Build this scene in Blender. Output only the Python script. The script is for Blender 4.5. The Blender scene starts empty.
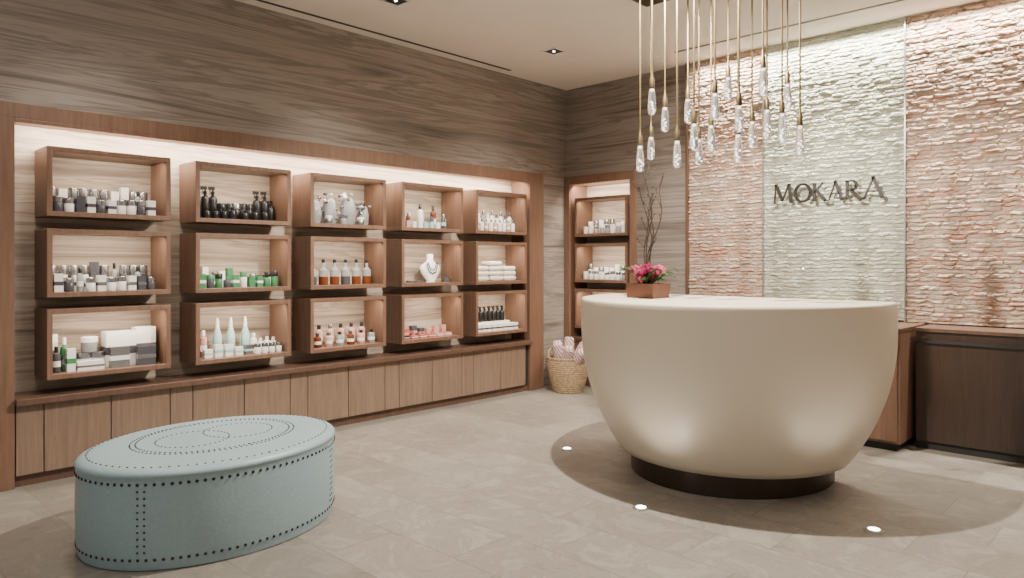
import bpy, math, random
import numpy as np
from mathutils import Vector, Matrix
random.seed(7)
rng=np.random.RandomState(5)
C=bpy.context.scene.collection

# ---------------------------------------------------------------- helpers
class MB:
    def __init__(s): s.v=[];s.f=[];s.m=[];s.mats=[]
    def mi(s,mat):
        if mat not in s.mats: s.mats.append(mat)
        return s.mats.index(mat)
    def quadbox(s,o,a,b,c,mat):
        o=Vector(o);a=Vector(a);b=Vector(b);c=Vector(c);n=len(s.v)
        for k in (0,1):
            for p in (o,o+a,o+a+b,o+b): s.v.append(tuple(p+c*k))
        i=s.mi(mat)
        for f in ((3,2,1,0),(4,5,6,7),(0,1,5,4),(1,2,6,5),(2,3,7,6),(3,0,4,7)):
            s.f.append(tuple(n+q for q in f)); s.m.append(i)
    def box(s,x0,x1,y0,y1,z0,z1,mat):
        s.quadbox((x0,y0,z0),(x1-x0,0,0),(0,y1-y0,0),(0,0,z1-z0),mat)
    def rings(s,rings,mat,capb=True,capt=True,close=True):
        n0=len(s.v);N=len(rings[0]);i=s.mi(mat)
        for r in rings: s.v+= [tuple(p) for p in r]
        for k in range(len(rings)-1):
            for j in range(N if close else N-1):
                a=n0+k*N+j;b=n0+k*N+(j+1)%N
                s.f.append((a,b,b+N,a+N));s.m.append(i)
        if capb: s.f.append(tuple(n0+j for j in reversed(range(N))));s.m.append(i)
        if capt:
            q=n0+(len(rings)-1)*N
            s.f.append(tuple(q+j for j in range(N)));s.m.append(i)
    def lathe(s,c,prof,mat,n=14,sx=1,sy=1):
        s.rings([[(c[0]+r*sx*math.cos(2*math.pi*j/n),c[1]+r*sy*math.sin(2*math.pi*j/n),c[2]+z) for j in range(n)] for r,z in prof],mat)
    def tube(s,path,rad,mat,n=8):
        P=[Vector(p) for p in path];R=[]
        if not hasattr(rad,'__len__'): rad=[rad]*len(P)
        for k,p in enumerate(P):
            t=(P[min(k+1,len(P)-1)]-P[max(k-1,0)]).normalized()
            u=t.cross(Vector((0,0,1)))
            if u.length<.05: u=Vector((1,0,0))
            u.normalize();w=t.cross(u)
            R.append([tuple(p+rad[k]*(math.cos(2*math.pi*j/n)*u+math.sin(2*math.pi*j/n)*w)) for j in range(n)])
        s.rings(R,mat)
    def ell(s,c,r,mat,n=10,m=6,rot=None):
        R=[]
        for k in range(m+1):
            a=-math.pi/2+math.pi*k/m
            a=max(-1.5,min(1.5,a))
            ring=[]
            for j in range(n):
                p=Vector((r[0]*math.cos(a)*math.cos(2*math.pi*j/n),r[1]*math.cos(a)*math.sin(2*math.pi*j/n),r[2]*math.sin(a)))
                if rot: p=rot@p
                ring.append(tuple(Vector(c)+p))
            R.append(ring)
        s.rings(R,mat)
    def build(s,name,parent=None,smooth=True,ang=35,bevel=0):
        me=bpy.data.meshes.new(name);me.from_pydata(s.v,[],s.f)
        for m in s.mats: me.materials.append(m)
        me.polygons.foreach_set('material_index',s.m)
        if smooth:
            me.polygons.foreach_set('use_smooth',[True]*len(s.f))
            me.set_sharp_from_angle(angle=math.radians(ang))
        me.update()
        o=bpy.data.objects.new(name,me);C.objects.link(o)
        if parent: o.parent=parent
        if bevel:
            b=o.modifiers.new('bevel','BEVEL');b.width=bevel;b.segments=2;b.limit_method='ANGLE'
        return o
def empty(name,loc=(0,0,0)):
    e=bpy.data.objects.new(name,None);C.objects.link(e);e.empty_display_size=.1
    return e

def newmat(name):
    m=bpy.data.materials.new(name);m.use_nodes=True
    nt=m.node_tree;return m,nt,nt.nodes['Principled BSDF']
def ramp(nt,stops):
    r=nt.nodes.new('ShaderNodeValToRGB');e=r.color_ramp.elements
    while len(e)<len(stops): e.new(.5)
    for q,(p,c) in zip(e,stops): q.position=p;q.color=(*c,1)
    return r
def coords(nt,scale,rot=(0,0,0)):
    t=nt.nodes.new('ShaderNodeTexCoord');m=nt.nodes.new('ShaderNodeMapping')
    m.inputs['Scale'].default_value=scale;m.inputs['Rotation'].default_value=rot
    nt.links.new(t.outputs['Object'],m.inputs[0]);return m
def noise(nt,vec,scale=1,detail=4,rough=.5,dist=0):
    n=nt.nodes.new('ShaderNodeTexNoise');n.inputs['Scale'].default_value=scale
    n.inputs['Detail'].default_value=detail;n.inputs['Roughness'].default_value=rough;n.inputs['Distortion'].default_value=dist
    nt.links.new(vec.outputs[0],n.inputs['Vector']);return n
def bump(nt,b,src,strength,dist=.01):
    u=nt.nodes.new('ShaderNodeBump');u.inputs['Strength'].default_value=strength;u.inputs['Distance'].default_value=dist
    nt.links.new(src,u.inputs['Height']);nt.links.new(u.outputs[0],b.inputs['Normal'])
def plain(name,col,rough=.5,metal=0,var=.08,emit=None,es=1,trans=0,coat=0,sc=30,bmp=0):
    m,nt,b=newmat(name)
    c=coords(nt,(1,1,1));n=noise(nt,c,sc,2)
    r=ramp(nt,[(.3,tuple(max(0,x*(1-var)) for x in col)),(.7,tuple(min(1,x*(1+var)) for x in col))])
    nt.links.new(n.outputs[0],r.inputs[0]);nt.links.new(r.outputs[0],b.inputs['Base Color'])
    b.inputs['Roughness'].default_value=rough;b.inputs['Metallic'].default_value=metal
    b.inputs['Transmission Weight'].default_value=trans;b.inputs['Coat Weight'].default_value=coat
    if emit: b.inputs['Emission Color'].default_value=(*emit,1);b.inputs['Emission Strength'].default_value=es
    if bmp: bump(nt,b,n.outputs[0],bmp,.003)
    return m
def wood(name,d,l,rough=.42,vert=True):
    m,nt,b=newmat(name)
    c=coords(nt,(28,28,1.6) if vert else (3,3,40))
    n=noise(nt,c,1.5,5,.6,.6)
    r=ramp(nt,[(.3,d),(.7,l)])
    nt.links.new(n.outputs[0],r.inputs[0]);nt.links.new(r.outputs[0],b.inputs['Base Color'])
    b.inputs['Roughness'].default_value=rough;bump(nt,b,n.outputs[0],.08,.003)
    return m

WOOD=wood('walnut_veneer',(.13,.070,.045),(.20,.114,.075))
WOODH=wood('walnut_dark_frame',(.085,.046,.032),(.13,.073,.05))
DOOR=wood('door_veneer',(.17,.113,.078),(.25,.170,.122))
DARKW=wood('dark_wainscot_wood',(.028,.017,.012),(.047,.028,.020),.35)

# streaked wallcovering
def streak(name,k=(1,1,1)):
    m,nt,b=newmat(name)
    c=coords(nt,(.20,.20,3.2))
    n=noise(nt,c,1.7,10,.60,.9)
    c2=coords(nt,(.8,.8,42));n2=noise(nt,c2,1.3,5,.6,.3)
    mx=nt.nodes.new('ShaderNodeMath');mx.operation='MULTIPLY_ADD'
    nt.links.new(n2.outputs[0],mx.inputs[0]);mx.inputs[1].default_value=.20;nt.links.new(n.outputs[0],mx.inputs[2])
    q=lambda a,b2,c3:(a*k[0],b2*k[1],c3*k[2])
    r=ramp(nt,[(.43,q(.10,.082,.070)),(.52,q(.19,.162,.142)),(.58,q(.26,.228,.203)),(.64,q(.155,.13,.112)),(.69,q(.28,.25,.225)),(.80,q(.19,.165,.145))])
    nt.links.new(mx.outputs[0],r.inputs[0]);nt.links.new(r.outputs[0],b.inputs['Base Color'])
    b.inputs['Roughness'].default_value=.6;bump(nt,b,mx.outputs[0],.1,.004);return m
WALL=streak('streaked_wallcovering',(1.04,1.02,1.0));WALLN_LIT=streak('streaked_wallcovering_niche_lit',(1.6,1.5,1.36))  # niche copy of the wallcovering, brightened and warmed to paint in shelf-light glow

# floor
def floor_mat():
    m,nt,b=newmat('stone_floor_tile')
    c=coords(nt,(1,1,1));br=nt.nodes.new('ShaderNodeTexBrick')
    nt.links.new(c.outputs[0],br.inputs['Vector'])
    br.inputs['Scale'].default_value=1;br.inputs['Brick Width'].default_value=.76;br.inputs['Row Height'].default_value=.38
    br.inputs['Mortar Size'].default_value=.003;br.inputs['Mortar Smooth'].default_value=.2;br.offset=.37
    br.inputs['Color1'].default_value=(.215,.197,.170,1);br.inputs['Color2'].default_value=(.285,.264,.232,1)
    br.inputs['Mortar'].default_value=(.165,.150,.128,1)
    add=nt.nodes.new('ShaderNodeVectorMath');add.operation='MULTIPLY_ADD'
    nt.links.new(br.outputs['Color'],add.inputs[0]);add.inputs[1].default_value=(25,25,25);nt.links.new(c.outputs[0],add.inputs[2])
    n=noise(nt,add,2.4,10,.70,2.4);r=ramp(nt,[(.30,(.62,.61,.585)),(.45,(.94,.935,.93)),(.50,(.80,.79,.775)),(.55,(1.0,1.0,1.0)),(.78,(1.24,1.23,1.21))])
    nt.links.new(n.outputs[0],r.inputs[0])
    mx=nt.nodes.new('ShaderNodeMix');mx.data_type='RGBA';mx.blend_type='MULTIPLY';mx.inputs[0].default_value=1
    nt.links.new(br.outputs['Color'],mx.inputs[6]);nt.links.new(r.outputs[0],mx.inputs[7])
    nt.links.new(mx.outputs[2],b.inputs['Base Color'])
    n2=noise(nt,c,9,5);rr=nt.nodes.new('ShaderNodeMapRange');rr.inputs[3].default_value=.24;rr.inputs[4].default_value=.46
    nt.links.new(n2.outputs[0],rr.inputs[0]);nt.links.new(rr.outputs[0],b.inputs['Roughness'])
    bump(nt,b,n.outputs[0],.12,.004);return m
FLOOR=floor_mat()
CEIL=plain('ceiling_paint',(.76,.71,.64),.8,var=.02,sc=3)

def stone(name,a,bb,cc):
    m,nt,b=newmat(name)
    c=coords(nt,(1.2,1.2,3.2));n=noise(nt,c,3.0,8,.74,1.0)
    c2=coords(nt,(9,9,34));n2=noise(nt,c2,1.5,4,.6,.3)
    mx=nt.nodes.new('ShaderNodeMath');mx.operation='MULTIPLY_ADD';nt.links.new(n2.outputs[0],mx.inputs[0]);mx.inputs[1].default_value=.5;nt.links.new(n.outputs[0],mx.inputs[2])
    r=ramp(nt,[(.64,a),(.77,bb),(.88,cc)])
    nt.links.new(mx.outputs[0],r.inputs[0]);nt.links.new(r.outputs[0],b.inputs['Base Color'])
    b.inputs['Roughness'].default_value=.8;bump(nt,b,n2.outputs[0],.6,.008);return m
STONE=stone('split_face_stone',(.50,.425,.35),(.49,.375,.30),(.46,.265,.185))
GREEN=stone('green_glass_over_stone',(.45,.47,.385),(.53,.54,.45),(.40,.435,.345))
GREEN.node_tree.nodes['Principled BSDF'].inputs['Coat Weight'].default_value=.4

CREAM=plain('cream_lacquer',(.68,.60,.48),.45,var=.015,sc=4)
BRONZE=plain('dark_bronze',(.05,.034,.025),.35,.7)
BLACK=plain('black_plastic',(.010,.010,.011),.3)
WHITE=plain('white_packaging',(.80,.79,.77),.4,var=.03)
SILVER=plain('silver_lid',(.33,.33,.34),.25,.9)
GREYB=plain('grey_jar',(.08,.08,.095),.25,.2)
GRN=plain('green_packaging',(.045,.20,.075),.4)
TEALB=plain('pale_teal_bottle',(.36,.58,.57),.35)
PINKB=plain('pink_bottle',(.56,.31,.26),.3)
REDB=plain('red_packaging',(.45,.10,.08),.4)
AMBER=plain('amber_liquid',(.15,.04,.012),.15)
CLEAR=plain('frosted_clear_bottle',(.50,.52,.53),.12,trans=.5)
TOWEL=plain('towel_cloth',(.72,.67,.60),.9,var=.06,sc=80,bmp=.6)
TEAL=plain('pale_blue_leather',(.265,.37,.405),.42,var=.05,sc=60,bmp=.2)
NAIL=plain('nailhead_bronze',(.05,.045,.042),.3,.9)
BRASS=plain('aged_brass',(.12,.09,.045),.45,.75)
GLOW=plain('crystal_glass',(.95,.95,.95),.05,var=.03,sc=70,trans=.97,emit=(1,.95,.88),es=.06,bmp=.6)
CORE=plain('lit_bubble_core',(.95,.95,.92),.3,emit=(1,.95,.88),es=3.2)
COPPER=plain('copper_planter',(.17,.075,.05),.35,.5)
LEAF=plain('leaf_green',(.035,.11,.02),.45)
PETAL=plain('magenta_petal',(.36,.008,.08),.5,var=.3)
TWIG=plain('twig_bark',(.05,.03,.02),.8)
BASKET=plain('woven_seagrass',(.34,.24,.14),.8,var=.35,sc=45,bmp=1)
LENS=plain('uplight_lens',(.9,.9,.85),.3,emit=(1,.93,.82),es=14)
STEEL=plain('brushed_steel',(.5,.5,.5),.3,.9)
SLOT=plain('dark_slot',(.02,.018,.016),.7)
SIGN=plain('bronze_sign_metal',(.045,.04,.036),.45,.3)

WX=-5.34; BY=6.50; H=3.41
# ---------------------------------------------------------------- room
b=MB();b.box(-5.8,3.2,-3,7,-.1,0,FLOOR);b.build('floor',smooth=False)
b=MB();b.box(-5.8,3.2,-3,7,H,H+.1,CEIL);b.build('ceiling',smooth=False)
b=MB()
b.box(-5.62,WX,-3,.99,0,H,WALL);b.box(-5.62,WX,6.06,6.9,0,H,WALL);b.box(-5.62,WX,.99,6.06,2.385,H,WALL)
b.box(-5.75,-5.585,-3,6.9,0,H,WALLN_LIT);b.build('wall_left',smooth=False)
b=MB()
b.box(WX,-4.37,BY,6.8,2.385,H,WALL);b.box(-4.37,3.2,BY,6.8,0,H,WALL);b.box(-5.6,3.2,6.8,6.95,0,H,WALLN_LIT)
b.build('wall_back',smooth=False)
b=MB();b.box(3.1,3.2,-3,BY,0,H,CEIL);b.build('wall_right',smooth=False)

# split-face stone
def vnoise(x,z,seed):
    r=np.random.RandomState(seed).rand(257,257)
    xi=np.floor(x).astype(int);zi=np.floor(z).astype(int);fx=x-xi;fz=z-zi
    fx=fx*fx*(3-2*fx);fz=fz*fz*(3-2*fz)
    g=lambda i,j:r[np.mod(i,257),np.mod(j,257)]
    return (g(xi,zi)*(1-fx)+g(xi+1,zi)*fx)*(1-fz)+(g(xi,zi+1)*(1-fx)+g(xi+1,zi+1)*fx)*fz
def stonewall(name,x0,x1,z0,z1,mat,amp=1.0):
    nx=int((x1-x0)/.009)+1;nz=int((z1-z0)/.006)+1
    X,Z=np.meshgrid(np.linspace(x0,x1,nx),np.linspace(z0,z1,nz))
    rnd=np.random.RandomState(11).rand(4096)
    v=Z/.034+.25*vnoise(X*4+50,Z*6+9,1)+.38*vnoise(X*26+20,Z*20+3,2)
    row=np.floor(v).astype(int);fr=v-row
    u=X/.12+rnd[np.mod(row*7,4096)]*9+.35*vnoise(X*20,Z*60,8)+1.1*vnoise(X*3+row*5.1,row*.77+0*X,9)
    col=np.floor(u).astype(int);fu=u-col
    blk=rnd[np.mod(row*131+col*17+900,4096)]
    edge=np.clip(np.minimum(fr,1-fr)/.22,0,1)*np.clip(np.minimum(fu,1-fu)/.08,0,1)
    h=edge*(.003+.018*blk)+vnoise(X*34+90,Z*75+40,4)*.012*(.4+.6*edge)+vnoise(X*80+90,Z*110+40,6)*.006
    Y=BY-.008-h*amp
    co=np.stack([X,Y,Z],-1).reshape(-1,3)
    idx=np.arange(nx*nz).reshape(nz,nx)
    f=np.stack([idx[:-1,:-1],idx[:-1,1:],idx[1:,1:],idx[1:,:-1]],-1).reshape(-1,4)
    me=bpy.data.meshes.new(name);me.from_pydata(co.tolist(),[],f.tolist());me.materials.append(mat)
    me.update()
    o=bpy.data.objects.new(name,me);C.objects.link(o)
stonewall('wall_stone_left',-3.72,-2.945,.93,H-.002,STONE)
stonewall('wall_stone_center',-2.935,-1.745,.93,H-.002,GREEN,.7)
stonewall('wall_stone_right',-1.735,1.4,.92,H-.002,STONE)
b=MB()
for x in (-2.94,-1.74): b.box(x-.005,x+.005,6.455,6.5,.92,H-.001,STEEL)
b.box(-3.75,-3.722,6.45,6.5,0,H-.001,WOODH)
b.build('trim_1',smooth=False)

# wainscot + credenza
b=MB()
b.box(-1.56,3.05,6.07,6.495,.06,.885,DARKW);b.box(-1.56,3.05,6.055,6.495,.885,.91,WOODH);b.box(-1.56,3.05,6.085,6.495,0,.06,SLOT)
b.box(-1.56,3.05,6.052,6.07,.80,.82,SLOT)
b.build('wainscot_ledge',smooth=False)
b=MB()
b.box(-3.9,-1.595,5.8,6.49,.06,.885,WOOD);b.box(-3.92,-1.59,5.785,6.49,.885,.915,WOODH);b.box(-3.88,-1.63,5.84,6.49,0,.06,SLOT)
for i in range(5): 
    x=-3.9+i*.46; b.box(x,x+.45,5.785,5.80,.08,.86,WOOD)
b.build('back_credenza',smooth=False,bevel=.003)

# ceiling details
b=MB();b.box(-5.215,-5.185,-2,5.42,H-.004,H+.01,SLOT);b.build('ceiling_slot_vent',smooth=False)
b=MB();b.box(-3.62,1.2,6.02,6.05,H-.004,H+.01,SLOT);b.build('ceiling_track_slot',smooth=False)
for i,(x,y) in enumerate([(-4.45,1.5),(-4.45,3.37),(-4.43,5.21)]):
    b=MB();s=.085
    b.box(x-s,x+s,y-s,y-s+.015,H-.008,H,WHITE);b.box(x-s,x+s,y+s-.015,y+s,H-.008,H,WHITE)
    b.box(x-s,x-s+.015,y-s,y+s,H-.008,H,WHITE);b.box(x+s-.015,x+s,y-s,y+s,H-.008,H,WHITE)
    b.box(x-s+.015,x+s-.015,y-s+.015,y+s-.015,H-.003,H,BLACK);b.lathe((x,y,H-.006),[(.012,0),(.012,.004)],LENS,16)
    b.build('recessed_downlight',smooth=False)

# ---------------------------------------------------------------- lights
def area(name,loc,rot,sx,sy,p,col=(1,.85,.68),spread=180):
    l=bpy.data.lights.new(name,'AREA');l.shape='RECTANGLE';l.size=sx;l.size_y=sy;l.energy=p;l.color=col;l.spread=math.radians(spread)
    o=bpy.data.objects.new(name,l);o.location=loc;o.rotation_euler=rot;C.objects.link(o);return o
def spot(name,loc,target,p,ang,blend=.6,rad=.03,col=(1,.9,.78)):
    l=bpy.data.lights.new(name,'SPOT');l.energy=p;l.spot_size=math.radians(ang);l.spot_blend=blend;l.shadow_soft_size=rad;l.color=col
    o=bpy.data.objects.new(name,l);o.location=loc
    o.rotation_euler=(Vector(target)-Vector(loc)).to_track_quat('-Z','Y').to_euler();C.objects.link(o)

# ---------------------------------------------------------------- display millwork left
unit=empty('built_in_display_shelving')
FX=-5.30
b=MB()
b.box(-5.58,FX,.985,1.095,0,2.30,WOOD);b.box(-5.58,FX,5.83,6.06,0,2.30,WOOD);b.box(-5.58,FX,.985,6.06,2.30,2.395,WOOD)
b.box(-5.325,FX,1.095,5.83,2.275,2.30,WOOD)
b.build('frame',unit,smooth=False,bevel=.003)
b=MB();b.box(-5.58,-5.255,1.095,5.83,.515,.555,WOODH);b.build('counter',unit,smooth=False,bevel=.003)
b=MB();b.box(-5.58,-5.33,1.095,5.83,.07,.515,SLOT);b.box(-5.58,-5.34,1.095,5.83,0,.07,WOODH)
b.build('carcass',unit,smooth=False)
b=MB()
COLW=.76;PER=.935;Y0=1.262
ed=[1.10,Y0-.01]
for i in range(5):
    y=Y0+PER*i;ed+= [y+.38,y+.765]
    if i<4: ed+=[y+PER-.01]
for a,c in zip(ed[:-1],ed[1:]): b.box(-5.33,-5.305,a+.003,c-.003,.075,.508,DOOR)
b.build('cabinet_doors',unit,smooth=False,bevel=.002)
ROWS=[(1.70,2.145),(1.18,1.62),(.655,1.105)]
T=.032
def cubby(mb,o,al,out,w,z0,z1):
    D=.295;o=Vector(o);al=Vector(al);out=Vector(out);up=Vector((0,0,1))
    p=o+up*z0
    mb.quadbox(p,al*w,out*D,up*T,WOOD)
    mb.quadbox(p+up*(z1-z0-T),al*w,out*D,up*T,WOOD)
    mb.quadbox(p+up*T,al*T,out*D,up*(z1-z0-2*T),WOOD)
    mb.quadbox(p+up*T+al*(w-T),al*T,out*D,up*(z1-z0-2*T),WOOD)
b=MB()
for i in range(5):
    for z0,z1 in ROWS: cubby(b,(-5.575,Y0+PER*i,0),(0,1,0),(1,0,0),COLW,z0,z1)
b.build('shadow_box_shelves',unit,smooth=False,bevel=.002)
area('niche_strip_light',(-5.36,3.46,2.288),(0,math.radians(38),0),.03,4.6,100)
for i in range(5):
    for z0,z1 in ROWS:
        area('cubby_light',(-5.31,Y0+PER*i+COLW/2,z1-T-.006),(0,math.radians(25),0),.02,.62,4.5,(1,.82,.63))

# niche on back wall
u2=empty('built_in_display_niche')
b=MB()
b.box(WX,-5.26,6.46,6.79,0,2.30,WOOD);b.box(-4.43,-4.36,6.46,6.79,0,2.30,WOOD);b.box(WX,-4.36,6.46,6.79,2.30,2.395,WOOD)
b.box(-5.26,-4.43,6.46,6.79,.515,.555,WOODH);b.box(-5.26,-4.43,6.50,6.79,.0,.515,DOOR);b.box(-4.85,-4.84,6.495,6.52,.05,.51,SLOT)
b.build('frame',u2,smooth=False,bevel=.003)
b=MB()
for z0,z1 in ROWS: cubby(b,(-5.21,6.79,0),(1,0,0),(0,-1,0),.73,z0,z1)
b.build('shadow_box_shelves',u2,smooth=False,bevel=.002)
area('niche_strip_light',(-4.85,6.53,2.288),(math.radians(35),0,0),.75,.03,15)
for z0,z1 in ROWS: area('cubby_light',(-4.85,6.53,z1-T-.006),(math.radians(25),0,0),.6,.02,4.8,(1,.82,.63))

# ---------------------------------------------------------------- products
def bottle(mb,p,r,h,body,cap,kind='bottle'):
    if kind=='jar':
        mb.lathe(p,[(r*.95,0),(r,.004),(r,h*.62),(r*.96,h*.64)],body,14);mb.lathe((p[0],p[1],p[2]+h*.65),[(r*1.03,0),(r*1.03,h*.33),(r*.97,h*.35)],cap,14)
    elif kind=='cone':
        mb.lathe(p,[(r*.85,0),(r,.01),(r*.95,h*.5),(r*.45,h*.72),(r*.4,h*.74)],body,14);mb.lathe((p[0],p[1],p[2]+h*.74),[(r*.42,0),(r*.3,h*.2),(r*.12,h*.26)],cap,12)
    elif kind=='spray':
        mb.lathe(p,[(r*.95,0),(r,.005),(r,h*.6),(r*.8,h*.68),(r*.35,h*.72),(r*.35,h*.78)],body,14)
        mb.lathe((p[0],p[1],p[2]+h*.77),[(r*.45,0),(r*.45,h*.08),(r*.2,h*.1),(r*.2,h*.15)],cap,10)
        mb.box(p[0]-r*.25,p[0]+r*.25,p[1]-r*1.0,p[1]+r*.35,p[2]+h*.9,p[2]+h,cap)
        mb.box(p[0]-r*.1,p[0]+r*.1,p[1]-r*.75,p[1]-r*.6,p[2]+h*.76,p[2]+h*.9,cap)
    else:
        mb.lathe(p,[(r*.93,0),(r,.004),(r,h*.66),(r*.9,h*.72),(r*.45,h*.76),(r*.42,h*.8)],body,14)
        mb.lathe((p[0],p[1],p[2]+h*.79),[(r*.5,0),(r*.5,h*.19),(r*.42,h*.21)],cap,12)
        if h>.1: mb.lathe((p[0],p[1],p[2]+h*.22),[(r*1.015,0),(r*1.015,h*.22)],LABEL[int(h*1e4+r*3e3)%len(LABEL)],14)
LABEL=[WHITE,GREYB,WHITE,TEALB,SILVER,AMBER]
class Shelf:
    def __init__(s,i,r):
        s.z=ROWS[r][0]+T+.001
        if i<5: s.o=Vector((-5.55,Y0+PER*i+.05,s.z));s.a=Vector((0,1,0));s.b=Vector((1,0,0));s.w=COLW-.1
        else: s.o=Vector((-5.16,6.76,s.z));s.a=Vector((1,0,0));s.b=Vector((0,-1,0));s.w=.63
        s.mb=MB()
    def P(s,u,w,dz=0): q=s.o+s.a*(u*s.w)+s.b*(w*.23);return (q.x,q.y,q.z+dz)
    def bot(s,u,w,r,h,body,cap,kind='bottle',dz=0): bottle(s.mb,s.P(u,w,dz),r,h,body,cap,kind)
    def carton(s,u,w,l,d,h,mat,dz=0,band=None):
        p=Vector(s.P(u,w,dz))-s.a*(l/2)-s.b*(d/2)
        s.mb.quadbox(p,s.a*l,s.b*d,(0,0,h),mat)
        if band: s.mb.quadbox(p-s.a*.001-s.b*.001+Vector((0,0,h*.35)),s.a*(l+.002),s.b*(d+.002),(0,0,h*.22),band)
    def done(s,name): s.mb.build(name,ang=40)
R=random.uniform
for r in (0,1):
    s=Shelf(0,r)
    for w,dz in ((.25,.0),(.6,0),(.9,0)):
        u=.04
        while u<.98:
            q=random.random()
            if q<.55: s.bot(u,w,.029,R(.085,.1)if w>.3 else .17,GREYB if random.random()<.6 else WHITE,SILVER,'jar')
            elif q<.85: s.carton(u,w,.05,.045,R(.09,.12)if w>.3 else R(.16,.2),random.choice([WHITE,GREYB,WHITE]),band=random.choice([SILVER,GREYB,GREYB]))
            else: s.bot(u,w,.02,R(.12,.19),CLEAR,BLACK)
            u+=.096
    s.done('skincare_jars')
s=Shelf(0,2)
s.carton(.05,.3,.045,.045,.24,WHITE,band=GRN);s.bot(.12,.6,.024,.22,GRN,WHITE);s.bot(.04,.75,.024,.17,GREYB,BLACK);s.carton(.16,.8,.05,.04,.15,WHITE,band=GRN)
s.bot(.30,.45,.052,.11,WHITE,SILVER,'jar');s.bot(.43,.45,.052,.11,WHITE,SILVER,'jar');s.bot(.36,.45,.05,.10,CLEAR,WHITE,'jar',.112)
s.carton(.33,.85,.16,.04,.06,WHITE,band=SILVER)
s.carton(.66,.45,.22,.12,.24,WHITE,band=GREYB);s.carton(.60,.85,.12,.04,.14,SILVER,band=WHITE);s.carton(.88,.5,.13,.1,.26,WHITE,band=SILVER);s.carton(.86,.85,.12,.04,.13,GREYB,band=SILVER)
s.done('skincare_gift_sets')
s=Shelf(1,0)
for u in (.06,.15,.24): s.bot(u,.35,.033,.25,BLACK,BLACK,'spray')
for u in (.78,.88,.96): s.bot(u,.35,.033,.24 if u<.9 else .17,BLACK,BLACK,'spray')
for u in (.33,.42,.5,.58,.66): s.bot(u,.45,.033,R(.11,.14),BLACK,SILVER if u==.5 else BLACK,'jar')
for u in (.1,.2,.3,.4,.55,.68,.8): s.bot(u,.82,.026,R(.07,.098),BLACK,BLACK)
s.done('black_haircare_bottles')
s=Shelf(1,1)
for w in (.3,.75):
    for j in range(10):
        u=.05+j*.098
        q=random.random()
        if q<.4: s.carton(u,w,.045,.045,R(.1,.15)*(1.2 if w<.5 else .7),random.choice([GRN,WHITE]),band=random.choice([WHITE,GRN]))
        else: s.bot(u,w,.027,R(.07,.13),random.choice([WHITE,GRN,GREYB]),random.choice([GRN,SILVER,BLACK]),'jar' if q<.8 else 'bottle')
s.done('green_skincare_products')
s=Shelf(1,2)
for u in (.05,.13): s.bot(u,.35,.026,.2,AMBER if u<.1 else PINKB,WHITE)
for u in (.3,.46,.64): s.bot(u,.3,.036,.29,TEALB,WHITE,'cone')
for j in range(5): s.carton(.12+j*.12,.75,.06,.04,R(.06,.1),random.choice([WHITE,SILVER]),band=random.choice([TEALB,GREYB]))
for j in range(4): s.bot(.72+j*.085,.45,.026,R(.11,.16),WHITE,WHITE)
for j in range(4): s.bot(.7+j*.09,.85,.024,.08,WHITE,SILVER,'jar')
s.done('white_skincare_bottles')
s=Shelf(2,0)
for u,h,r in ((.12,.22,.055),(.34,.26,.06),(.62,.27,.065),(.86,.2,.05)):
    p=s.P(u,.5)
    s.mb.lathe(p,[(r*.8,0),(r,.02),(r*1.05,h*.5),(r*.8,h*.8),(r*.5,h*.88)],CLEAR,16)
    for q in range(26): s.mb.ell((p[0]+R(-r,r)*.9,p[1]+R(-r,r)*1.3,p[2]+R(.03,h*1.05)),(R(.010,.018),R(.010,.026),R(.010,.018)),(WHITE,CLEAR,GREYB,SILVER)[q%4],8,5)
s.bot(.25,.85,.03,.07,SILVER,WHITE,'jar');s.bot(.48,.85,.03,.08,CLEAR,SILVER,'jar');s.bot(.74,.85,.03,.07,SILVER,WHITE,'jar')
s.done('bath_sponge_jars')
s=Shelf(2,1)
for j in range(6):
    u=.08+j*.168;p=s.P(u,.5);am=AMBER if j%3 else GREYB
    s.mb.lathe(p,[(.038,0),(.04,.01),(.04,.07)],am,16);s.mb.lathe((p[0],p[1],p[2]+.071),[(.04,0),(.039,.055),(.014,.08),(.013,.12)],CLEAR,16);s.mb.lathe((p[0],p[1],p[2]+.19),[(.014,0),(.017,.012),(.012,.03)],BLACK,10)
s.done('amber_oil_bottles')
s=Shelf(2,2)
for w,n in ((.3,6),(.75,6)):
    for j in range(n):
        u=.06+j*.165+(.05 if w>.5 else 0)
        if u<1: s.bot(u,w,.032,.18 if w<.5 else .12,random.choice([PINKB,CLEAR,PINKB,AMBER]),random.choice([GREYB,BLACK,SILVER]))
s.done('pink_bath_oil_bottles')
s=Shelf(3,0)
for j in range(9): s.bot(.05+j*.11,.4+.3*(j%2),.021 if j%3 else .03,.15 if j%3 else .23,random.choice([TEALB,WHITE,CLEAR,AMBER,GREYB]),random.choice([BLACK,WHITE,SILVER]))
for j in range(6): s.carton(.1+j*.11,.9,.04,.03,.06,random.choice([WHITE,TEALB,PINKB]))
s.done('body_lotion_bottles')
s=Shelf(3,1);p=s.P(.64,.45)
n=22;prof=[(.050,0),(.048,.012),(.088,.055),(.118,.10),(.126,.135),(.112,.165),(.07,.185),(.040,.205),(.034,.235),(.038,.27),(.034,.275)]
s.mb.rings([[(p[0]+(.034 if z<.19 else .028)*math.cos(2*math.pi*j/n)-.05*(z-.14),p[1]+r*math.sin(2*math.pi*j/n),p[2]+z) for j in range(n)] for r,z in prof],WHITE)
for dz,ww in ((.0,.048),(.018,.066)):
    s.mb.tube([(p[0]+.034+.006*math.sin(t*math.pi),p[1]+ww*math.cos(t*math.pi),p[2]+.195-dz*.2-(.075+dz*1.6)*math.sin(t*math.pi)) for t in [q/14 for q in range(15)]],.0045,GREYB,6)
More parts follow.
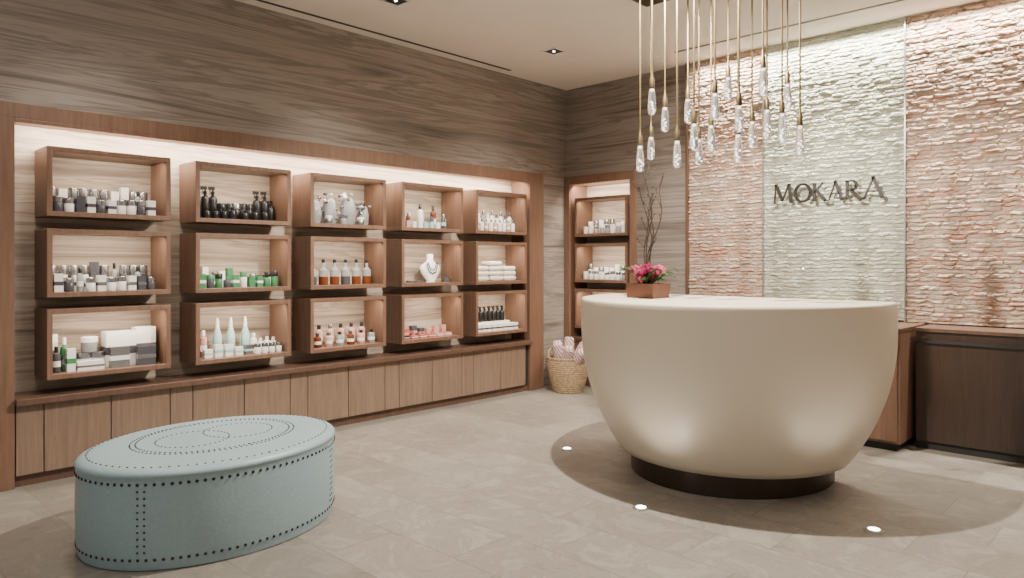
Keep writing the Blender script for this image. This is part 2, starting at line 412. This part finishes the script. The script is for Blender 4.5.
for q in range(5): s.mb.ell((p[0]+.042,p[1]+(q-2)*.016,p[2]+.085+abs(q-2)*.006),(.006,.007,.009),SILVER,8,5)
for u,rr in ((.22,.05),(.36,.035)):
    q=s.P(u,.75);s.mb.tube([(q[0]+rr*math.cos(t),q[1]+rr*math.sin(t),q[2]+.012) for t in [2*math.pi*g/14 for g in range(15)]],.008,GREYB,6)
q=s.P(.09,.4);s.mb.lathe(q,[(.045,0),(.045,.015),(.01,.022),(.009,.17),(.012,.175)],SILVER,14)
s.mb.tube([(q[0],q[1]-.05,q[2]+.165),(q[0],q[1]+.05,q[2]+.165)],.008,SILVER,8)
s.mb.lathe(s.P(.94,.5),[(.045,0),(.045,.03),(.02,.035),(.02,.06)],GREYB,14)
s.done('necklace_display_bust')
s=Shelf(3,2)
for j in range(6): s.carton(.08+j*.16,.75,.07,.06,.03,random.choice([REDB,PINKB,BLACK]),band=WHITE)
for j in range(7): s.carton(.08+j*.14,.3,.06,.05,R(.07,.11),random.choice([REDB,PINKB,WHITE,GREYB]),band=PINKB)
for j in range(5): s.bot(.12+j*.18,.52,.015,.06,REDB,SILVER)
s.done('makeup_palettes')
s=Shelf(4,0)
for j in range(10): s.bot(.05+j*.1,.35,.026,.19+.03*(j%2),random.choice([WHITE,WHITE,CLEAR]),random.choice([SILVER,WHITE,GREYB]))
for j in range(9): s.bot(.07+j*.1,.8,.022,.12,random.choice([WHITE,PINKB,WHITE]),SILVER)
s.done('white_body_care_bottles')
s=Shelf(4,1)
def towel(mb,c,dx,dy,h,mat):
    n=20;Rg=[]
    for z,sc in ((0,.86),(h*.18,.97),(h*.5,1.02),(h*.82,.97),(h,.86)):
        Rg.append([(c[0]+sc*dx*np.sign(math.cos(t))*abs(math.cos(t))**.35,c[1]+sc*dy*np.sign(math.sin(t))*abs(math.sin(t))**.35,c[2]+z) for t in [2*math.pi*(j+.5)/n for j in range(n)]])
    mb.rings(Rg,mat)
for u,n in ((.19,3),(.5,4),(.81,3)):
    for q in range(n): towel(s.mb,s.P(u+R(-.015,.015),.5,q*.052),.085,.092,.050,TOWEL)
s.done('folded_towels')
s=Shelf(4,2)
for j in range(8): s.carton(.08+j*.12,.7,.07,.08,.07,WHITE,band=random.choice([SILVER,GREYB]))
s.carton(.55,.3,.5,.07,.09,WHITE)
for j in range(6): s.bot(.3+j*.1,.3,.027,.16,BLACK,BLACK,'spray',dz=.091)
s.bot(.1,.3,.024,.15,BLACK,WHITE)
s.done('soap_boxes_and_bottles')
for r,nm in ((0,'glass_treatment_jars'),(1,'white_cosmetic_jars'),(2,'rolled_spa_cloths')):
    s=Shelf(5,r)
    if r<2:
        for w in (.35,.75):
            for j in range(8): s.bot(.07+j*.12,w,.028,R(.1,.15)*(1.2 if w<.5 else .8),random.choice([WHITE,CLEAR,WHITE,PINKB if r==0 else WHITE]),random.choice([SILVER,WHITE]),'jar')
    else:
        for j in range(4): towel(s.mb,s.P(.15+j*.23,.5),.06,.08,.06+.03*(j%2),TOWEL if j%2 else PINKB)
    s.done(nm)

# ---------------------------------------------------------------- reception desk
cx,cy=-2.33,4.60;A,B_=1.015,1.0;YC=4.83;ZT=1.16
def ring(s,z,n=128,yc=YC,a=A,bb=B_):
    return [(cx+a*s*math.cos(2*math.pi*j/n),min(cy+bb*s*math.sin(2*math.pi*j/n),yc),z) for j in range(n)]
desk=empty('reception_desk')
rs=[]
rs.append(ring(.64,.135));rs.append(ring(.70,.137))
for q in range(25):
    z=.14+(1.12-.14)*q/24
    t=(1.0-z)/.86 if z<1.0 else 0
    s=1.005-.265*max(t,0)**2.2
    if q==0: s-=.004
    rs.append(ring(s,z))
rs.append(ring(1.002,1.145));rs.append(ring(.998,1.156));rs.append(ring(.99,ZT))
b=MB();b.rings(rs,CREAM);b.build('bowl_body',desk,ang=50)
b=MB();b.rings([ring(.645,0,yc=YC-.03,bb=1.08),ring(.645,.136,yc=YC-.03,bb=1.08)],BRONZE);b.build('plinth',desk)
b=MB();b.box(cx-.5,cx+.5,YC-.001,YC+.006,.16,1.0,WOOD);b.box(cx-.48,cx-.02,YC+.006,YC+.02,.18,.98,WOOD);b.box(cx+.02,cx+.48,YC+.006,YC+.02,.18,.98,WOOD);b.build('staff_side_drawers',desk,smooth=False)

# floor uplights
for x,y in ((-2.31,3.484),(-1.236,4.04),(-3.446,4.205)):
    b=MB();b.lathe((x,y,0),[(.05,0),(.05,.004),(.034,.006)],STEEL,24);b.lathe((x,y,.006),[(.03,0),(.026,.002)],LENS,20);b.build('floor_uplight')
    d=Vector((cx-x,cy-y,0)).normalized()
    spot('uplight_lamp',(x,y,.03),(x+d.x*.25,y+d.y*.25,1.0),8,95,1,.05)

# flower planter on desk
fx,fy,fz=-2.76,4.25,ZT
fl=empty('orchid_planter')
b=MB();w=.112
b.rings([[(fx+sx*w*q,fy+sy*w*q,fz+z) for sx,sy in ((-1,-1),(1,-1),(1,1),(-1,1))] for q,z in ((.92,0),(1,.10),(.93,.10),(.9,.085))],COPPER);b.build('planter_box',fl,smooth=False)
b=MB()
def leaf(c,ang,L,wd,up):
    P=[];d=Vector((math.cos(ang),math.sin(ang),0));n=Vector((-d.y,d.x,0));rs=[]
    for q in range(8):
        t=q/7;p=Vector(c)+d*L*t+Vector((0,0,up*math.sin(t*2.2)));ww=wd*math.sin(math.pi*min(.97,t*.9+.08))+.002
        rs.append([tuple(p+n*ww+Vector((0,0,.006))),tuple(p),tuple(p-n*ww+Vector((0,0,.006))),tuple(p-Vector((0,0,.003)))])
    b.rings(rs,LEAF)
for j in range(18): leaf((fx+R(-.05,.05),fy+R(-.05,.05),fz+.09),j*.7+R(0,.4),R(.12,.18),R(.024,.036),R(.04,.12))
b.build('leaves',fl)
b=MB()
for j in range(16):
    a=R(0,6.28);rr=R(0,.11);c=Vector((fx+rr*math.cos(a)+.01,fy+rr*math.sin(a)-.02,fz+.14+R(0,.07)))
    face=Vector((R(-.2,.8),R(-1,-.3),R(.0,.5))).normalized();q=face.to_track_quat('Z','Y').to_matrix()
    for k in range(5):
        rz=Matrix.Rotation(k*2*math.pi/5,3,'Z');off=q@(rz@Vector((.018,0,0)))
        b.ell(c+off,(.022,.015,.005),PETAL,8,5,q@rz)
    b.ell(c+face*.004,(.004,.004,.004),WHITE,6,4)
b.build('flowers',fl)
b=MB()
for j,(dx,dy,hh) in enumerate(((.02,.0,.87),(-.03,.02,.74),(.05,-.02,.64),(.07,.03,.78),(.0,.04,.66))):
    path=[];ph=R(0,6)
    for q in range(26):
        t=q/25;path.append((fx+dx*1.6*t+.022*math.sin(ph+t*11)*t**.5-.01,fy+dy*2*t+.018*math.cos(ph+t*10)*t**.5,fz+.08+hh*t))
    b.tube(path,[.006*(1-.55*q/25) for q in range(26)],TWIG,6)
    for q in (9,13,17,20,22):
        p=Vector(path[q]);e=p+Vector((R(-.05,.05),R(-.05,.05),R(.05,.09)));b.tube([p,(p+e)/2+Vector((R(-.01,.01),0,0)),e],[.0035,.0025,.0015],TWIG,5)
        b.ell(e,(.006,.006,.009),TWIG,6,4)
b.build('curly_twigs',fl)

# ---------------------------------------------------------------- pendants
pend=[(-2.755,4.145,2.019),(-2.867,4.454,2.144),(-2.532,3.944,2.346),(-2.579,4.175,2.273),(-2.468,4.142,2.02),(-2.623,4.548,2.392),
(-2.337,4.129,2.122),(-2.516,4.512,2.08),(-2.455,4.57,2.185),(-2.192,4.13,2.294),(-2.322,4.558,2.502),(-2.18,4.417,2.059),(-2.037,4.14,2.2),
(-2.204,4.671,2.183),(-1.975,4.338,2.444),(-2.087,4.645,2.234),(-1.931,4.518,2.167),(-1.981,4.72,2.42),(-1.808,4.498,2.075)]
ch=empty('pendant_cluster_chandelier')
b=MB();b.box(-3.1,-1.5,3.75,4.75,H-.03,H,BRONZE);b.build('canopy',ch,smooth=False,bevel=.004)
st=MB();gl=MB();cr=MB()
for x,y,z in pend:
    L=R(.16,.19)
    gl.lathe((x,y,z),[(.008,0),(.021,.005),(.027,.018),(.027,.06),(.024,.11),(.019,L-.01),(.015,L)],GLOW,16)
    for q in range(7): cr.ell((x+R(-.010,.010),y+R(-.010,.010),z+.018+q*.011),(.005,.005,.006),CORE,6,4)
    cr.lathe((x,y,z+L-.02),[(.006,0),(.008,.015)],CORE,8)
    st.lathe((x,y,z+L),[(.016,0),(.017,.004),(.017,.06),(.009,.08),(.0055,.12)],BRASS,12)
    st.lathe((x,y,z+L+.1),[(.006,0),(.006,H-.03-z-L-.1)],BRASS,8)
    st.lathe((x,y,H-.045),[(.012,0),(.018,.015)],BRASS,10)
st.build('brass_stems',ch);gl.build('crystal_drops',ch);cr.build('bubble_cores',ch)

# ---------------------------------------------------------------- sign
sg=empty('wall_sign')
SY=6.405
def letter(name,strokes,x,z,S):
    mb=MB()
    for st_ in strokes:
        x0,z0,x1,z1,w0=st_[:5]
        p0=Vector((x+x0*S,0,z+z0*S));p1=Vector((x+x1*S,0,z+z1*S));d=(p1-p0).normalized();n=Vector((-d.z,0,d.x))*(w0*S/2)
        mb.quadbox((p0-n)+Vector((0,SY,0)),p1-p0,n*2,(0,.012,0),SIGN)
    return mb.build(name,sg,smooth=False)
def arc(cx_,cz_,rx,rz,a0,a1,w,n=14):
    o=[];pts=[(cx_+rx*math.cos(math.radians(a0+(a1-a0)*k/n)),cz_+rz*math.sin(math.radians(a0+(a1-a0)*k/n))) for k in range(n+1)]
    for k in range(n):
        (a,b2),(c2,d2)=pts[k],pts[k+1];mid=math.radians(a0+(a1-a0)*(k+.5)/n)
        ww=w*(.55+.45*abs(math.cos(mid)));dx,dz=c2-a,d2-b2
        o.append((a-dx*.12,b2-dz*.12,c2+dx*.12,d2+dz*.12,ww))
    return o
Tk,Tn=.165,.085
M=[(.10,0,.17,1,Tn),(.17,1,.52,.12,Tk),(.52,.12,.87,1,Tn),(.87,1,.98,0,Tk),(.0,.02,.2,.02,.05),(.86,.02,1.1,.02,.05),(.08,.98,.2,.98,.05),(.84,.98,.98,.98,.05)]
O=arc(.45,.48,.40,.46,0,360,.17,28)
K=[(.1,0,.1,.95,Tk),(.1,.45,.55,.95,Tn),(.22,.55,.68,.0,Tk),(0,.02,.22,.02,.05),(0,.93,.22,.93,.05),(.45,.93,.65,.93,.05),(.58,.02,.8,.0,.05)]
Al=[(.06,0,.40,.97,Tn),(.36,1.0,.74,0,Tk),(.18,.34,.6,.34,.06),(-.02,.02,.16,.02,.05),(.62,.02,.84,.02,.05)]
Rr=[(.1,0,.1,.95,Tk),(0,.02,.22,.02,.05),(.0,.93,.32,.93,.07),(.1,.45,.32,.45,.07)]+arc(.30,.69,.26,.24,90,-90,.15)+[(.3,.45,.78,-.06,Tk),(.74,-.04,.95,-.02,.06)]
A2=[(.02,0,.46,1.0,Tn),(.42,1.04,.86,-.02,Tk),(.20,.34,.66,.34,.06),(-.06,.02,.14,.02,.05),(.76,.0,1.06,.0,.05),(.34,1.02,.46,1.02,.05)]
S_=.168;x=-2.825
for nm,g,w,s2 in (('letter_m',M,1.13,1.02),('letter_o',O,.93,1.0),('letter_k',K,.75,1),('letter_a',Al,.85,1),('letter_r',Rr,.86,1),('letter_a',A2,1.1,1.02)):
    letter(nm,g,x,1.942,S_*s2);x+=w*S_*s2+.004
mb=MB()
for xx in (-2.75,-2.58,-2.45,-2.3,-2.15,-1.95): mb.box(xx-.003,xx+.003,SY+.012,6.47,2.0,2.006,STEEL)
mb.build('standoffs',sg,smooth=False)

# ---------------------------------------------------------------- ottoman
ox,oy,oa,ob,orot,oz=-3.825,1.70,.53,.665,math.radians(6),1.18
ZR=Matrix.Rotation(orot,3,'Z')
def op(s,t,z,ex=0):
    p=ZR@Vector((oa*s*math.cos(t),ob*s*math.sin(t),0));return Vector((ox+p.x,oy+p.y,z*oz))
def er(s,z,n=96): return [tuple(op(s,2*math.pi*j/n,z)) for j in range(n)]
ott=empty('oval_ottoman')
b=MB();b.rings([er(s,z) for s,z in ((.96,0),(.985,.004),(.992,.03),(1,.06),(1.004,.2),(1,.335),(.998,.356),(1.006,.361),(1.008,.368),(1.0,.375),(.985,.382),(.95,.390),(.85,.398),(.6,.404),(.3,.406),(.02,.407))],TEAL);b.build('upholstery',ott,ang=60)
b=MB()
def nail(p,nrm,r=.0075):
    q=Vector(nrm).normalized().to_track_quat('Z','Y').to_matrix()
    b.ell(p,(r,r,r*.6),NAIL,7,4,q)
def ellts(s,sp):
    out=[];N=900;acc=0;last=None
    for k in range(N+1):
        t=2*math.pi*k/N;p=op(s,t,0)
        if last is not None: acc+=(p-last).length
        if last is None or acc>=sp: out.append(t);acc=0
        last=p
    return out
def nrm(t): return (ZR@Vector((math.cos(t)/oa,math.sin(t)/ob,0))).normalized()
for z,s in ((.045,.997),(.335,1.002)):
    for t in ellts(s,.034): nail(op(s,t,z),nrm(t),.008)
for t0 in (-.95,-2.6,.75,2.3):
    for dt in (-.026,.026):
        for k in range(10):
            t=t0+dt;nail(op(1.004,t,.075+k*.026),nrm(t),.0055)
topz=lambda s: float(np.interp(s,[0,.3,.6,.85,.95],[.407,.406,.404,.398,.390]))
for s,sp in ((.93,.036),(.64,.024),(.60,.024)):
    for t in ellts(s,sp): nail(op(s,t,topz(s)+.001),(0,0,1),.005)
for sgn in (-1,1):
    for k in range(40):
        t=2*math.pi*k/40;l=Vector((.17*math.cos(t),sgn*.13+.18*math.sin(t),0))
        s=math.hypot(l.x/oa,l.y/ob);p=ZR@l;nail((ox+p.x,oy+p.y,(topz(s)+.001)*oz),(0,0,1),.0045)
b.build('nailheads',ott)

# ---------------------------------------------------------------- basket
bk=empty('woven_basket');bx,by=-4.98,6.10
b=MB();nn=48;rs=[]
for k in range(33):
    t=k/32;z=t*.37;r=.155+.07*math.sin(t*1.75)+(.004 if k%2 else -.002)
    rs.append([(bx+(r+.003*math.cos(j*math.pi+k//2*math.pi))*math.cos(2*math.pi*j/nn),by+(r+.003*math.cos(j*math.pi+k//2*math.pi))*math.sin(2*math.pi*j/nn),z) for j in range(nn)])
for r,z in ((.20,.37),(.19,.3)): rs.append([(bx+r*math.cos(2*math.pi*j/nn),by+r*math.sin(2*math.pi*j/nn),z) for j in range(nn)])
b.rings(rs,BASKET)
b.tube([(bx+.222*math.cos(t),by+.222*math.sin(t),.372) for t in [2*math.pi*q/32 for q in range(33)]],.011,BASKET,6)
for sg2 in (-1,1):
    b.tube([(bx+sg2*(.225+.015*math.sin(q/10*math.pi)),by+.07*math.cos(q/10*math.pi),.36+.09*math.sin(q/10*math.pi)) for q in range(11)],.010,BASKET,6)
b.build('basket_body',bk)
def striped():
    m,nt,bb=newmat('striped_throw');c=coords(nt,(1,1,1),(.5,.6,0));w=nt.nodes.new('ShaderNodeTexWave');w.inputs['Scale'].default_value=11;w.inputs['Distortion'].default_value=3
    nt.links.new(c.outputs[0],w.inputs['Vector']);r=ramp(nt,[(.25,(.62,.5,.46)),(.45,(.36,.12,.12)),(.6,(.66,.58,.53)),(.8,(.30,.16,.17))]);nt.links.new(w.outputs[0],r.inputs[0]);nt.links.new(r.outputs[0],bb.inputs['Base Color']);bb.inputs['Roughness'].default_value=.9;return m
STR=striped();b=MB()
for j in range(8):
    a=j*.82;r0=.10 if j else 0;p=Vector((bx+r0*math.cos(a),by+r0*math.sin(a),.27));d=Vector((math.cos(a)*.6+.45,math.sin(a)*.3,1)).normalized();L=R(.22,.34)
    b.tube([p,p+d*.02,p+d*L*.5+Vector((.01,0,.01)),p+d*(L-.02),p+d*L],[.045,.055,.062,.055,.035],STR,14)
b.build('rolled_throws',bk)

# ---------------------------------------------------------------- lighting
for y in (1.5,3.37,5.21): spot('downlight_lamp',(-4.45,y,H-.02),(-5.1,y,.6),100,90,.9,.05)
area('cove_wall_washer',(-1.3,6.35,H-.02),(math.radians(10),0,0),4.6,.04,215,(1,.90,.76),120)
area('ceiling_fill',(-2.8,1.0,H-.02),(0,0,0),2.2,1.4,42,(1,.92,.83))  # added fill light above the front floor, no fixture there
area('ceiling_fill',(.8,2.0,H-.02),(0,0,0),1.6,2.2,16,(1,.92,.83))  # second added fill, out of view to the right
spot('canopy_lamp',(-2.42,3.80,H-.05),(-2.42,4.1,0),950,150,.35,.03)
for x in (-3.3,-2.3,-1.2,-.2): spot('track_lamp',(x,5.7,H-.03),(x,6.5,2.1),16,60,.9,.04,(1,.87,.72))
w=bpy.data.worlds.new('world');bpy.context.scene.world=w;w.use_nodes=True
w.node_tree.nodes['Background'].inputs[0].default_value=(1,.94,.87,1);w.node_tree.nodes['Background'].inputs[1].default_value=.68

# ---------------------------------------------------------------- camera
cam=bpy.data.cameras.new('camera');cam.sensor_width=36;cam.lens=36*720/1024;cam.shift_y=-26/1024
co=bpy.data.objects.new('camera',cam);C.objects.link(co)
co.location=(0,0,1.4);co.rotation_euler=(math.radians(90),0,math.radians(43.7))
bpy.context.scene.camera=co
